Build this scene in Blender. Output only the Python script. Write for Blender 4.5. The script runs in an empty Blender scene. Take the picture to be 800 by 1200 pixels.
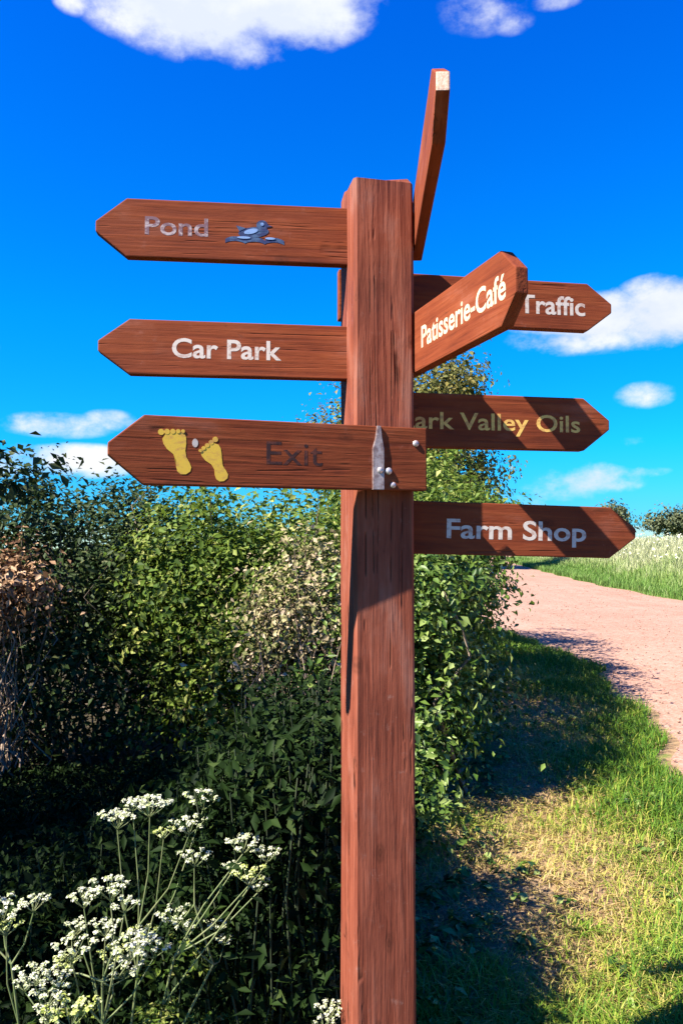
import bpy, bmesh, math, random
import numpy as np
from mathutils import Vector, Matrix
SC = bpy.context.scene
COL = SC.collection
R = math.radians

# ------------------------------------------------------------------ camera, light, exposure
EYE = 1.55
PITCH = math.atan(37 / 900)
cam_d = bpy.data.cameras.new('camera')
cam = bpy.data.objects.new('camera', cam_d)
COL.objects.link(cam)
cam.location = (0, 0, EYE)
cam.rotation_euler = (R(90) + PITCH, 0, 0)
cam_d.sensor_fit = 'VERTICAL'
cam_d.sensor_height = 36.0
cam_d.sensor_width = 24.0
cam_d.lens = 27.0
cam_d.clip_start = 0.05
cam_d.clip_end = 4000
SC.camera = cam

SUN_DIR = Vector((2.95, 1.69, -3.53)).normalized()      # the way the light travels
SUN_EL = math.asin(-SUN_DIR.z)
SUN_AZ = math.atan2(-SUN_DIR.x, -SUN_DIR.y)              # clockwise from +Y
SUN_STRENGTH = 5.0
SKY_STRENGTH = 0.05
SC.view_settings.view_transform = 'Standard'
SC.view_settings.look = 'None'
SC.view_settings.gamma = 1.0
SC.view_settings.use_curve_mapping = False
SC.view_settings.exposure = 1.8

sun_d = bpy.data.lights.new('sun', 'SUN')
sun_d.energy = SUN_STRENGTH
sun_d.angle = R(0.5)
sun_d.color = (1.0, 0.93, 0.82)
sun = bpy.data.objects.new('sun', sun_d)
COL.objects.link(sun)
sun.rotation_euler = SUN_DIR.to_track_quat('-Z', 'Y').to_euler()
sun.location = (-20, -10, 25)


def ray(px, py):
    a = (px - 400) / 900
    b = (600 - py) / 900
    return Vector((a, math.cos(PITCH) - b * math.sin(PITCH), math.sin(PITCH) + b * math.cos(PITCH)))


def at(px, py, dist):
    d = ray(px, py)
    d = d * (dist / d.y)
    return Vector((d.x, d.y, d.z + EYE))


def azel(px, py):
    d = ray(px, py).normalized()
    return math.degrees(math.atan2(d.x, d.y)), math.degrees(math.asin(d.z))


class NT:
    """small node-tree writer"""
    def __init__(self, tree):
        self.t = tree
        tree.nodes.clear()

    def n(self, kind, **kw):
        nd = self.t.nodes.new(kind)
        for k, val in kw.items():
            setattr(nd, k, val)
        return nd

    def put(self, sock, val):
        if val is None:
            return
        if isinstance(val, bpy.types.NodeSocket):
            self.t.links.new(val, sock)
        else:
            if sock.type == 'RGBA' and len(val) == 3:
                val = (*val, 1)
            sock.default_value = val

    def math(self, op, a, b=None, c=None, clamp=False):
        nd = self.n('ShaderNodeMath', operation=op, use_clamp=clamp)
        self.put(nd.inputs[0], a)
        self.put(nd.inputs[1], b)
        self.put(nd.inputs[2], c)
        return nd.outputs[0]

    def noise(self, vec, scale, detail=4, rough=0.55, dist=0.0):
        nd = self.n('ShaderNodeTexNoise')
        self.put(nd.inputs['Vector'], vec)
        nd.inputs['Scale'].default_value = scale
        nd.inputs['Detail'].default_value = detail
        nd.inputs['Roughness'].default_value = rough
        nd.inputs['Distortion'].default_value = dist
        return nd.outputs[0]

    def mapping(self, vec, scale=(1, 1, 1), loc=(0, 0, 0)):
        nd = self.n('ShaderNodeMapping')
        self.put(nd.inputs[0], vec)
        nd.inputs['Scale'].default_value = scale
        nd.inputs['Location'].default_value = loc
        return nd.outputs[0]

    def ramp(self, fac, stops):
        nd = self.n('ShaderNodeValToRGB')
        el = nd.color_ramp.elements
        while len(el) < len(stops):
            el.new(0.5)
        for e, (p, c) in zip(el, stops):
            e.position = p
            e.color = (*c, 1) if len(c) == 3 else c
        self.put(nd.inputs[0], fac)
        return nd.outputs[0]

    def mix(self, fac, a, b, blend='MIX'):
        nd = self.n('ShaderNodeMix', data_type='RGBA', blend_type=blend)
        self.put(nd.inputs[0], fac)
        self.put(nd.inputs[6], a)
        self.put(nd.inputs[7], b)
        return nd.outputs[2]

    def smooth(self, x, lo, hi, a=0.0, b=1.0):
        nd = self.n('ShaderNodeMapRange', interpolation_type='SMOOTHSTEP')
        self.put(nd.inputs[0], x)
        nd.inputs[1].default_value = lo
        nd.inputs[2].default_value = hi
        nd.inputs[3].default_value = a
        nd.inputs[4].default_value = b
        return nd.outputs[0]


# ------------------------------------------------------------------ sky
world = bpy.data.worlds.new('World')
SC.world = world
world.use_nodes = True
w = NT(world.node_tree)
sky = w.n('ShaderNodeTexSky', sky_type='NISHITA')
sky.sun_disc = False
sky.sun_elevation = SUN_EL
sky.sun_rotation = SUN_AZ
sky.air_density = 1.0
sky.dust_density = 0.2
sky.ozone_density = 3.0
geo = w.n('ShaderNodeTexCoord').outputs['Generated']
sep = w.n('ShaderNodeSeparateXYZ')
w.put(sep.inputs[0], geo)
AZ = w.math('MULTIPLY', w.math('ARCTAN2', sep.outputs[0], sep.outputs[1]), 180 / math.pi)
EL = w.math('MULTIPLY', w.math('ARCSINE', sep.outputs[2]), 180 / math.pi)
hs = w.n('ShaderNodeHueSaturation')
hs.inputs['Saturation'].default_value = 1.35
w.put(hs.inputs['Color'], sky.outputs[0])
tint = w.ramp(w.math('DIVIDE', EL, 45.0, clamp=True),
              [(0.0, (0.16, 0.55, 1.0)), (0.07, (0.11, 0.62, 1.15)), (0.16, (0.04, 0.82, 1.35)), (0.35, (0.01, 0.96, 1.5)),
               (0.8, (0.006, 0.80, 1.75)), (1.0, (0.006, 0.76, 1.75))])
blue = w.mix(1.0, hs.outputs[0], tint, 'MULTIPLY')
# clouds: soft bodies given by direction, broken up by noise
n1 = w.noise(w.mapping(geo, (1, 1, 1.6)), 6.0, 8, 0.62)
n2 = w.noise(w.mapping(geo, (1, 1, 1.6), (3.1, 7.7, 1.9)), 16.0, 6, 0.6)
CLOUDS = [  # px, py, half-width px, half-height px, weight
    (250, -35, 175, 105, 1.15), (170, 0, 70, 45, 0.8), (330, 0, 110, 62, 1.05), (265, 35, 70, 45, 0.9), (85, 2, 24, 18, 0.45),
    (565, 10, 60, 36, 0.37), (600, 26, 30, 18, 0.34), (655, 0, 40, 14, 0.35),
    (700, 370, 100, 28, 1.0), (780, 365, 70, 42, 1.05), (690, 395, 100, 22, 0.62), (860, 350, 80, 50, 1.0), (760, 345, 40, 22, 0.75),
    (756, 463, 38, 17, 0.46), (690, 561, 62, 22, 0.85), (665, 572, 55, 20, 0.7), (740, 553, 45, 9, 0.5),
    (65, 498, 75, 16, 0.50), (130, 493, 40, 14, 0.42), (95, 540, 80, 20, 0.62), (20, 545, 60, 26, 0.48), (330, 545, 60, 18, 0.4),
    (610, 600, 120, 26, 0.42), (740, 520, 30, 12, 0.25), (-120, 380, 120, 45, 0.9), (1050, 420, 120, 55, 1.0), (-260, 120, 160, 70, 1.0),
    (1150, 150, 150, 60, 0.9),
]
dens = under = None
for px, py, hw, hh, wt in CLOUDS:
    a0, e0 = azel(px, py)
    ra = abs(azel(px + hw, py)[0] - azel(px - hw, py)[0]) / 2
    re = abs(azel(px, py - hh)[1] - azel(px, py + hh)[1]) / 2
    dx = w.math('DIVIDE', w.math('SUBTRACT', AZ, a0), ra)
    dy = w.math('DIVIDE', w.math('SUBTRACT', EL, e0), re)
    rr = w.math('ADD', w.math('MULTIPLY', dx, dx), w.math('MULTIPLY', dy, dy))
    body = w.math('MULTIPLY', w.math('SUBTRACT', 1.0, w.math('MULTIPLY', rr, 0.62), clamp=True), wt)
    dens = body if dens is None else w.math('MAXIMUM', dens, body)
    low = w.math('MULTIPLY', body, w.math('MULTIPLY', dy, -0.8, clamp=True))
    under = low if under is None else w.math('MAXIMUM', under, low)
n3 = w.noise(w.mapping(geo, (1, 1, 1.5), (5.0, 2.0, 9.0)), 42.0, 5, 0.65)
nn = w.math('ADD', w.math('MULTIPLY', w.math('SUBTRACT', n3, 0.5), 0.22), w.math('ADD', w.math('MULTIPLY', w.math('SUBTRACT', n1, 0.5), 1.7), w.math('MULTIPLY', w.math('SUBTRACT', n2, 0.5), 0.85)))
cover = w.smooth(w.math('ADD', dens, w.math('MULTIPLY', nn, w.smooth(dens, 0.0, 0.35))), 0.18, 0.82)
shade = w.smooth(w.math('ADD', w.math('MULTIPLY', n1, 0.8), w.math('MULTIPLY', n2, 0.4)), 0.45, 0.8)
shade = w.math('SUBTRACT', shade, w.smooth(under, 0.1, 0.6, 0, 0.7), clamp=True)
ccol = w.mix(shade, (4.7, 5.1, 6.1), (6.1, 6.2, 6.4))
final = w.mix(cover, blue, ccol)
bg = w.n('ShaderNodeBackground')
w.put(bg.inputs[0], final)
bg.inputs[1].default_value = SKY_STRENGTH
w.put(w.n('ShaderNodeOutputWorld').inputs[0], bg.outputs[0])

SC.cycles.use_denoising = True
SC.cycles.max_bounces = 6
SC.cycles.diffuse_bounces = 3
SC.cycles.transparent_max_bounces = 4
SC.cycles.sample_clamp_indirect = 6


# ------------------------------------------------------------------ tagging and mesh helpers
def tag(o, label=None, cat=None, group=None, kind=None):
    if label:
        o['label'] = label
    if cat:
        o['category'] = cat
    if group:
        o['group'] = group
    if kind:
        o['kind'] = kind
    return o


def empty(name, loc):
    o = bpy.data.objects.new(name, None)
    o.empty_display_size = 0.1
    o.location = loc
    COL.objects.link(o)
    return o


def link(name, me, mat=None, parent=None, loc=None):
    o = bpy.data.objects.new(name, me)
    COL.objects.link(o)
    if mat is not None:
        me.materials.append(mat)
    if parent is not None:
        o.parent = parent
    if loc is not None:
        o.location = loc
    return o


def raw_mesh(name, verts, faces, tone=None, smooth=False):
    """verts (N,3) array; faces (M,k) array of equal-sized polygons; tone per face"""
    verts = np.asarray(verts, np.float32)
    faces = np.asarray(faces, np.int32)
    me = bpy.data.meshes.new(name)
    m, k = faces.shape
    me.vertices.add(len(verts))
    me.vertices.foreach_set('co', verts.ravel())
    me.loops.add(m * k)
    me.loops.foreach_set('vertex_index', faces.ravel())
    me.polygons.add(m)
    me.polygons.foreach_set('loop_start', np.arange(0, m * k, k, dtype=np.int32))
    me.polygons.foreach_set('loop_total', np.full(m, k, np.int32))
    if smooth:
        me.polygons.foreach_set('use_smooth', np.ones(m, bool))
    me.update(calc_edges=True)
    if tone is not None:
        at_ = me.attributes.new('tone', 'FLOAT', 'FACE')
        at_.data.foreach_set('value', np.asarray(tone, np.float32))
    return me


def unit(a):
    return a / np.maximum(np.linalg.norm(a, axis=-1, keepdims=True), 1e-9)


def leaf_mesh(name, pos, nrm, size, rng, aspect=0.55, fold=0.25, tone=None, droop=0.0):
    """one folded leaf of four corners (two triangles) at each position"""
    n = len(pos)
    size = np.broadcast_to(np.asarray(size, float), (n,))
    nrm = unit(nrm)
    t = unit(np.cross(nrm, unit(rng.normal(size=(n, 3)))))
    if droop:
        t = unit(t + np.array([0, 0, -droop]))
        nrm = unit(nrm - t * np.sum(nrm * t, 1, keepdims=True))
    b = np.cross(nrm, t)
    L = size[:, None]
    W = L * aspect * (0.8 + 0.4 * rng.random((n, 1)))
    p0 = pos - t * L * 0.5
    p2 = pos + t * L * 0.5 - nrm * L * 0.12
    mid = pos - t * L * 0.06
    p1 = mid + b * W * 0.5 + nrm * L * fold * 0.4
    p3 = mid - b * W * 0.5 + nrm * L * fold * 0.4
    v = np.stack([p0, p1, p2, p3], 1).reshape(-1, 3)
    i = np.arange(n)[:, None] * 4
    f = np.concatenate([i + np.array([[0, 1, 2]]), i + np.array([[0, 2, 3]])], 1).reshape(-1, 3)
    tn = rng.random(n) if tone is None else tone
    return raw_mesh(name, v, f, np.repeat(tn, 2))


def tubes_mesh(name, paths, sides=5, smooth=True):
    """paths: list of (points (k,3), radii (k,)); all joined into one mesh"""
    V, F, off = [], [], 0
    for pts, rad in paths:
        pts = np.asarray(pts, float)
        rad = np.asarray(rad, float)
        k = len(pts)
        d = unit(np.gradient(pts, axis=0))
        ref = np.array([0.31, 0.17, 0.94])
        if abs(d[0] @ unit(ref)) > 0.9:
            ref = np.array([1.0, 0.2, 0.1])
        a = unit(np.cross(d, ref))
        b = np.cross(d, a)
        ang = np.linspace(0, 2 * np.pi, sides, endpoint=False)
        ring = pts[:, None] + rad[:, None, None] * (np.cos(ang)[None, :, None] * a[:, None] + np.sin(ang)[None, :, None] * b[:, None])
        V.append(ring.reshape(-1, 3))
        for r in range(k - 1):
            for s in range(sides):
                s2 = (s + 1) % sides
                F.append((off + r * sides + s, off + r * sides + s2, off + (r + 1) * sides + s2, off + (r + 1) * sides + s))
        off += k * sides
    return raw_mesh(name, np.concatenate(V), np.array(F), smooth=smooth)


def bent(p, q, rng, k=5, wob=0.05, sag=0.0):
    p, q = np.asarray(p, float), np.asarray(q, float)
    t = np.linspace(0, 1, k)[:, None]
    pts = p + (q - p) * t
    pts[1:-1] += rng.normal(size=(k - 2, 3)) * wob * np.linalg.norm(q - p)
    pts[:, 2] += sag * np.sin(t[:, 0] * np.pi)
    return pts


# ------------------------------------------------------------------ materials
def new_mat(name):
    m = bpy.data.materials.new(name)
    m.use_nodes = True
    return m, NT(m.node_tree)


def finish(nt, shader, disp=None):
    out = nt.n('ShaderNodeOutputMaterial')
    nt.put(out.inputs[0], shader)


def principled(nt, color, rough=0.6, spec=0.3, normal=None, metal=0.0):
    p = nt.n('ShaderNodeBsdfPrincipled')
    nt.put(p.inputs['Base Color'], color)
    nt.put(p.inputs['Roughness'], rough)
    p.inputs['Specular IOR Level'].default_value = spec
    nt.put(p.inputs['Metallic'], metal)
    if normal is not None:
        nt.put(p.inputs['Normal'], normal)
    return p.outputs[0]


def bump(nt, height, strength=0.3, dist=0.01):
    b = nt.n('ShaderNodeBump')
    b.inputs['Strength'].default_value = strength
    b.inputs['Distance'].default_value = dist
    nt.put(b.inputs['Height'], height)
    return b.outputs[0]


def mat_wood(name, axis, cols, crack=0.5, seed=0.0):
    m, t = new_mat(name)
    co = t.n('ShaderNodeTexCoord').outputs['Object']
    info = t.n('ShaderNodeObjectInfo').outputs['Random']
    shift = t.n('ShaderNodeVectorMath', operation='ADD')
    t.put(shift.inputs[0], co)
    cmb = t.n('ShaderNodeCombineXYZ')
    for k in range(3):
        t.put(cmb.inputs[k], t.math('MULTIPLY', info, 7.0 + 3 * k))
    t.put(shift.inputs[1], cmb.outputs[0])
    co = shift.outputs[0]
    st = (0.055, 1, 1) if axis == 'x' else (1, 1, 0.055)
    st2 = (0.02, 1, 1) if axis == 'x' else (1, 1, 0.02)
    g1 = t.noise(t.mapping(co, st), 60, 6, 0.6, 0.6)
    g2 = t.noise(t.mapping(co, st2), 150, 3, 0.5)
    blot = t.noise(t.mapping(co, (0.4, 1, 1) if axis == 'x' else (1, 1, 0.4)), 13, 4, 0.6)
    big = t.noise(co, 4.0, 3)
    f = t.math('ADD', t.math('MULTIPLY', g1, 0.52 if axis == 'x' else 0.62), t.math('ADD', t.math('MULTIPLY', g2, 0.16), t.math('MULTIPLY', blot, 0.40 if axis == 'x' else 0.34)))
    base = t.ramp(f, [(0.34, cols[0]), (0.50, cols[1]), (0.62, cols[2]), (0.78, cols[3])])
    base = t.mix(t.smooth(blot, 0.54, 0.72, 0, 0.5), base, cols[4])
    base = t.mix(t.smooth(big, 0.5, 0.7, 0, 0.25), base, cols[0])
    kv = t.n('ShaderNodeTexVoronoi')
    kv.voronoi_dimensions = '2D'
    ks = t.n('ShaderNodeSeparateXYZ')
    t.put(ks.inputs[0], co)
    kc = t.n('ShaderNodeCombineXYZ')
    if axis == 'x':
        t.put(kc.inputs[0], t.math('MULTIPLY', ks.outputs[0], 0.5))
        t.put(kc.inputs[1], ks.outputs[2])
    else:
        t.put(kc.inputs[0], t.math('ADD', ks.outputs[0], ks.outputs[1]))
        t.put(kc.inputs[1], t.math('MULTIPLY', ks.outputs[2], 0.5))
    t.put(kv.inputs['Vector'], kc.outputs[0])
    kv.inputs['Scale'].default_value = 6.0
    kd = t.math('ADD', kv.outputs['Distance'], t.math('MULTIPLY', t.math('SUBTRACT', blot, 0.5), 0.12))
    ring = t.math('MULTIPLY_ADD', t.math('SINE', t.math('MULTIPLY', kd, 150.0)), 0.25, 0.75)
    knot = t.math('MULTIPLY', t.smooth(kd, 0.02, 0.085, 0.6, 0), ring)
    base = t.mix(knot, base, (0.05, 0.016, 0.009))
    scuff = t.math('MULTIPLY', t.smooth(t.noise(co, 26, 6, 0.75), 0.58, 0.72), t.smooth(big, 0.42, 0.6, 0.08, 0.55 if axis == 'x' else 0.85))
    base = t.mix(scuff, base, cols[4])
    dirt = t.smooth(t.noise(t.mapping(co, (0.35, 1, 1) if axis == 'x' else (1, 1, 0.35)), 42, 5, 0.8, 0.4), 0.58, 0.74, 0, 0.45 if axis == 'x' else 0.6)
    base = t.mix(dirt, base, (0.055, 0.022, 0.013))
    base = t.mix(t.math('MULTIPLY', info, 0.45), base, t.mix(1.0, base, (0.62, 0.55, 0.55), 'MULTIPLY'))
    ck = t.noise(t.mapping(co, (0.012, 1, 1) if axis == 'x' else (1, 1, 0.016)), 34, 2, 0.4, 0.3)
    ck = t.smooth(t.math('ABSOLUTE', t.math('SUBTRACT', ck, 0.5)), 0.0, 0.022, 1, 0)
    ckm = t.math('MULTIPLY', ck, t.smooth(t.noise(co, 9, 2), 0.50, 0.60, 0, crack))
    base = t.mix(ckm, base, (0.045, 0.014, 0.008))
    h = t.math('SUBTRACT', f, t.math('MULTIPLY', ckm, 0.8))
    finish(t, principled(t, base, t.smooth(g1, 0.3, 0.7, 0.65, 0.9), 0.10, bump(t, h, 0.5 if axis == 'x' else 0.8, 0.007)))
    return m


BOARD = mat_wood('board_wood', 'x', [(0.075, 0.017, 0.009), (0.17, 0.037, 0.014), (0.215, 0.052, 0.019), (0.27, 0.076, 0.034), (0.24, 0.085, 0.055)], 0.35)
POSTW = mat_wood('post_wood', 'z', [(0.085, 0.023, 0.014), (0.18, 0.046, 0.025), (0.25, 0.072, 0.040), (0.34, 0.125, 0.078), (0.26, 0.120, 0.088)], 0.8)


def mat_paint(name, col, col2, wear=0.45, lo=0.42, hi=0.62):
    m, t = new_mat(name)
    co = t.n('ShaderNodeTexCoord').outputs['Object']
    n = t.noise(t.mapping(co, (0.5, 1, 1)), 70, 5, 0.7)
    c = t.mix(t.smooth(n, lo, hi, 0, wear), col, col2)
    finish(t, principled(t, c, 0.6, 0.3))
    return m


WHITE = mat_paint('white_paint', (0.50, 0.435, 0.38), (0.26, 0.105, 0.06), 0.6, 0.48, 0.66)
CREAM = mat_paint('cream_paint', (0.52, 0.43, 0.29), (0.27, 0.12, 0.06), 0.5, 0.5, 0.68)
GOLD = mat_paint('gold_paint', (0.68, 0.42, 0.10), (0.35, 0.13, 0.05), 0.6, 0.45, 0.62)
FADED = mat_paint('faded_paint', (0.34, 0.27, 0.27), (0.12, 0.055, 0.07), 0.95, 0.38, 0.54)
DARKP = mat_paint('dark_carving', (0.030, 0.010, 0.008), (0.11, 0.028, 0.014), 0.85, 0.46, 0.62)
NAVY = mat_paint('navy_paint', (0.013, 0.021, 0.078), (0.042, 0.084, 0.162), 0.9, 0.45, 0.6)
SKYB = mat_paint('pale_blue_paint', (0.16, 0.26, 0.46), (0.07, 0.12, 0.26), 0.6)
YELL = mat_paint('yellow_paint', (0.66, 0.41, 0.045), (0.46, 0.22, 0.06), 0.85, 0.46, 0.68)


def mat_simple(name, c1, c2, scale=30, rough=0.6, metal=0.0, bmp=0.2):
    m, t = new_mat(name)
    co = t.n('ShaderNodeTexCoord').outputs['Object']
    n = t.noise(co, scale, 5, 0.65)
    finish(t, principled(t, t.mix(t.smooth(n, 0.35, 0.65), c1, c2), rough, 0.4, bump(t, n, bmp, 0.003), metal))
    return m


METAL = mat_simple('weathered_metal', (0.434, 0.350, 0.322), (0.210, 0.133, 0.119), 60, 0.5, 0.35)
SCREW = mat_simple('screw_metal', (0.600, 0.544, 0.528), (0.400, 0.320, 0.304), 90, 0.4, 0.5)
ENDG = mat_simple('bare_end_grain', (0.624, 0.440, 0.336), (0.464, 0.272, 0.176), 160, 0.8, 0.0, 0.3)
BARK = mat_simple('bark', (0.10, 0.075, 0.05), (0.22, 0.17, 0.12), 40, 0.9)
TWIG = mat_simple('twig', (0.16, 0.11, 0.08), (0.34, 0.25, 0.18), 30, 0.9)
WEED = mat_simple('weed_stem_shaded', (0.02, 0.035, 0.012), (0.035, 0.045, 0.018), 30, 0.8)  # stem colour darkened to carry the shade at the hedge foot
STEM = mat_simple('green_stem', (0.096, 0.132, 0.042), (0.156, 0.168, 0.072), 30, 0.6)


def mat_leaf(name, cols, transl=0.35, rough=0.55, spec=0.12):
    m, t = new_mat(name)
    a = t.n('ShaderNodeAttribute', attribute_name='tone').outputs['Fac']
    k = len(cols)
    c = t.ramp(a, [(i / (k - 1), cols[i]) for i in range(k)])
    p = principled(t, c, rough, spec)
    tr = t.n('ShaderNodeBsdfTranslucent')
    t.put(tr.inputs[0], t.mix(0.5, c, (0.16, 0.22, 0.02)) if transl > 0.3 else c)
    mx = t.n('ShaderNodeMixShader')
    mx.inputs[0].default_value = transl
    t.put(mx.inputs[1], p)
    t.put(mx.inputs[2], tr.outputs[0])
    finish(t, mx.outputs[0])
    return m


LEAF_MID = mat_leaf('leaf_mid_green', [(0.016, 0.030, 0.006), (0.045, 0.085, 0.012), (0.09, 0.145, 0.02), (0.17, 0.22, 0.04), (0.36, 0.36, 0.11)])
LEAF_DARK = mat_leaf('leaf_dark_green', [(0.010, 0.020, 0.006), (0.022, 0.040, 0.010), (0.04, 0.062, 0.016), (0.09, 0.10, 0.035)], 0.22)
LEAF_IVY = mat_leaf('leaf_glossy_green', [(0.012, 0.032, 0.007), (0.045, 0.095, 0.014), (0.115, 0.18, 0.028), (0.28, 0.34, 0.11)], 0.28, 0.42, 0.22)
LEAF_PALE = mat_leaf('leaf_pale_dry', [(0.035, 0.05, 0.012), (0.13, 0.14, 0.045), (0.27, 0.23, 0.11), (0.42, 0.32, 0.20), (0.50, 0.38, 0.28)], 0.2)
LEAF_DEAD = mat_leaf('leaf_copper', [(0.06, 0.032, 0.016), (0.19, 0.10, 0.05), (0.36, 0.22, 0.12), (0.50, 0.34, 0.21)], 0.2)
LEAF_TREE = mat_leaf('leaf_olive', [(0.05, 0.062, 0.018), (0.11, 0.115, 0.03), (0.17, 0.16, 0.045), (0.30, 0.23, 0.07)], 0.3)
LEAF_FAR = mat_leaf('leaf_far', [(0.05, 0.065, 0.035), (0.09, 0.105, 0.05), (0.14, 0.15, 0.07)], 0.2)
LEAF_NETTLE = mat_leaf('leaf_nettle_shaded', [(0.004, 0.010, 0.003), (0.009, 0.020, 0.005), (0.016, 0.033, 0.007), (0.04, 0.06, 0.015)], 0.2, 0.6, 0.06)  # near-black leaf colour carries the deep shade of the undergrowth
PETAL = mat_leaf('petal_white', [(0.30, 0.36, 0.12), (0.50, 0.53, 0.31), (0.60, 0.60, 0.44), (0.66, 0.65, 0.54)], 0.28)
PETAL_Y = mat_leaf('petal_young_or_dim', [(0.336, 0.400, 0.080), (0.480, 0.520, 0.160), (0.624, 0.640, 0.400)], 0.3)
GRASS = mat_leaf('grass_blade', [(0.440, 0.310, 0.150), (0.430, 0.320, 0.110), (0.320, 0.310, 0.060), (0.170, 0.250, 0.024), (0.086, 0.179, 0.016), (0.055, 0.133, 0.016)], 0.3)
MEADOW = mat_leaf('meadow_blade', [(0.450, 0.435, 0.270), (0.345, 0.375, 0.180), (0.210, 0.285, 0.083), (0.090, 0.180, 0.030)], 0.3)


# ------------------------------------------------------------------ ground, path, bank
def lin(pts, q):
    xs = [p[0] for p in pts]
    ys = [p[1] for p in pts]
    return np.interp(q, xs, ys)


LEFT = [(-8, 1.4), (2, 1.65), (5.7, 2.28), (7.2, 2.62), (9.4, 3.0), (11, 3.02), (12.6, 2.75), (15, 2.35), (25, 2.7), (45, 5.4), (70, 10.2), (110, 22)]
RIGHT = [(-8, 9.2), (5, 9.3), (21, 9.4), (29, 9.8), (42, 11.3), (70, 14.9), (110, 25.5)]


def path_left(y):
    return lin(LEFT, y) + 0.09 * np.sin(y * 2.1) + 0.06 * np.sin(y * 5.3 + 1)


def path_right(y):
    return lin(RIGHT, y) + 0.1 * np.sin(y * 1.3)


def bank_height(x, y):
    e = x - path_right(y) - 0.2
    h = np.clip(e / 5.0, 0, 1)
    h = h * h * (3 - 2 * h)
    near = np.clip((y + 5) / 10, 0, 1) * np.clip((75 - y) / 35, 0, 1)
    return h * near * (1.25 + 0.15 * np.sin(x * 0.5) + 0.12 * np.sin(y * 0.31))


def verge_height(x, y):
    e = np.clip((path_left(y) - 0.1 - x) / 0.5, 0, 1)
    return e * (0.025 + 0.018 * np.sin(x * 3.1 + y * 1.7) + 0.014 * np.sin(x * 7.3 - y * 5.1) + 0.02 * np.sin(y * 0.9))


def ground_z(x, y):
    return bank_height(x, y) + verge_height(x, y) * (y < 60)


gx = np.unique(np.concatenate([np.linspace(-500, -20, 13), np.linspace(-20, -4, 17), np.linspace(-4, 5, 91), np.linspace(5, 24, 58), np.linspace(24, 60, 19), np.linspace(60, 700, 14)]))
gy = np.unique(np.concatenate([np.linspace(-200, -6, 8), np.linspace(-6, 13, 150), np.linspace(13, 80, 100), np.linspace(80, 900, 20)]))
GX, GY = np.meshgrid(gx, gy)
GZ = ground_z(GX, GY)
nv = len(gx)
idx = np.arange(GX.size).reshape(GX.shape)
gf = np.stack([idx[:-1, :-1], idx[:-1, 1:], idx[1:, 1:], idx[1:, :-1]], -1).reshape(-1, 4)
m, t = new_mat('verge_soil')
P = t.n('ShaderNodeNewGeometry').outputs['Position']
na = t.noise(P, 1.3, 5, 0.6)
nb = t.noise(P, 14, 6, 0.7)
nc = t.noise(P, 70, 3, 0.6)
soil = t.ramp(t.math('ADD', t.math('MULTIPLY', nb, 0.7), t.math('MULTIPLY', nc, 0.3)),
              [(0.3, (0.109, 0.066, 0.039)), (0.5, (0.250, 0.160, 0.086)), (0.7, (0.359, 0.257, 0.133))])
grn = t.ramp(nb, [(0.3, (0.07, 0.12, 0.02)), (0.6, (0.16, 0.22, 0.04)), (0.75, (0.28, 0.27, 0.08))])
sx = t.n('ShaderNodeSeparateXYZ')
t.put(sx.inputs[0], P)
far = t.math('MAXIMUM', t.smooth(sx.outputs[1], 9.0, 16.0), t.smooth(sx.outputs[1], 1.8, 0.8))
gm = t.math('MAXIMUM', t.smooth(na, 0.56, 0.68), far)
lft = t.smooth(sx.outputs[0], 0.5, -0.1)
soil = t.mix(lft, soil, t.mix(nb, (0.035, 0.03, 0.018), (0.07, 0.055, 0.03)))  # soil at left coloured dark, standing in for hedge shade
finish(t, principled(t, t.mix(gm, soil, t.mix(t.math('MAXIMUM', lft, t.smooth(sx.outputs[1], 1.9, 1.0)), grn, (0.035, 0.06, 0.014))), 0.95, 0.1, bump(t, nb, 0.6, 0.03)))  # dark grass colour at left and behind the camera cuts bounced light
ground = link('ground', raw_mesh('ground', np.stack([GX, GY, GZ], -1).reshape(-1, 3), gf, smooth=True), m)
tag(ground, 'dry grassy earth of the verge and the fields beyond', 'ground', kind='structure')

ys = np.concatenate([np.linspace(-6, 30, 240), np.linspace(30.3, 109, 160)])
rows = []
for y in ys:
    a, b = float(path_left(y)), float(path_right(y))
    s = np.linspace(0, 1, 14)
    xs = a + (b - a) * s
    crown = 0.008 + 0.05 * (s * (1 - s)) * 4 * 0.6
    rows.append(np.stack([xs, np.full(14, y), crown + ground_z(xs, np.full(14, y)) * 0], -1))
PV = np.array(rows)
PV[:, 0, 2] = -0.01
PV[:, -1, 2] = -0.01
idx = np.arange(len(ys) * 14).reshape(len(ys), 14)
pf = np.stack([idx[:-1, :-1], idx[:-1, 1:], idx[1:, 1:], idx[1:, :-1]], -1).reshape(-1, 4)
m, t = new_mat('pink_gravel')
P = t.n('ShaderNodeNewGeometry').outputs['Position']
na = t.noise(P, 0.7, 5, 0.6)
nb = t.noise(P, 9, 5, 0.65)
v1 = t.n('ShaderNodeTexVoronoi')
t.put(v1.inputs['Vector'], P)
v1.inputs['Scale'].default_value = 55
vv = t.n('ShaderNodeSeparateColor')
t.put(vv.inputs[0], v1.outputs['Color'])
tr = t.noise(t.mapping(P, (1.3, 0.10, 1)), 1.6, 4, 0.6, 0.3)
na = t.math('ADD', t.math('MULTIPLY', na, 0.5), t.math('MULTIPLY', tr, 0.5))
f = t.math('ADD', t.math('MULTIPLY', na, 0.45), t.math('ADD', t.math('MULTIPLY', nb, 0.4), t.math('MULTIPLY', vv.outputs[0], 0.25)))
c = t.ramp(f, [(0.36, (0.185, 0.097, 0.063)), (0.50, (0.285, 0.162, 0.113)), (0.56, (0.30, 0.172, 0.122)), (0.72, (0.37, 0.23, 0.175))])
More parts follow.
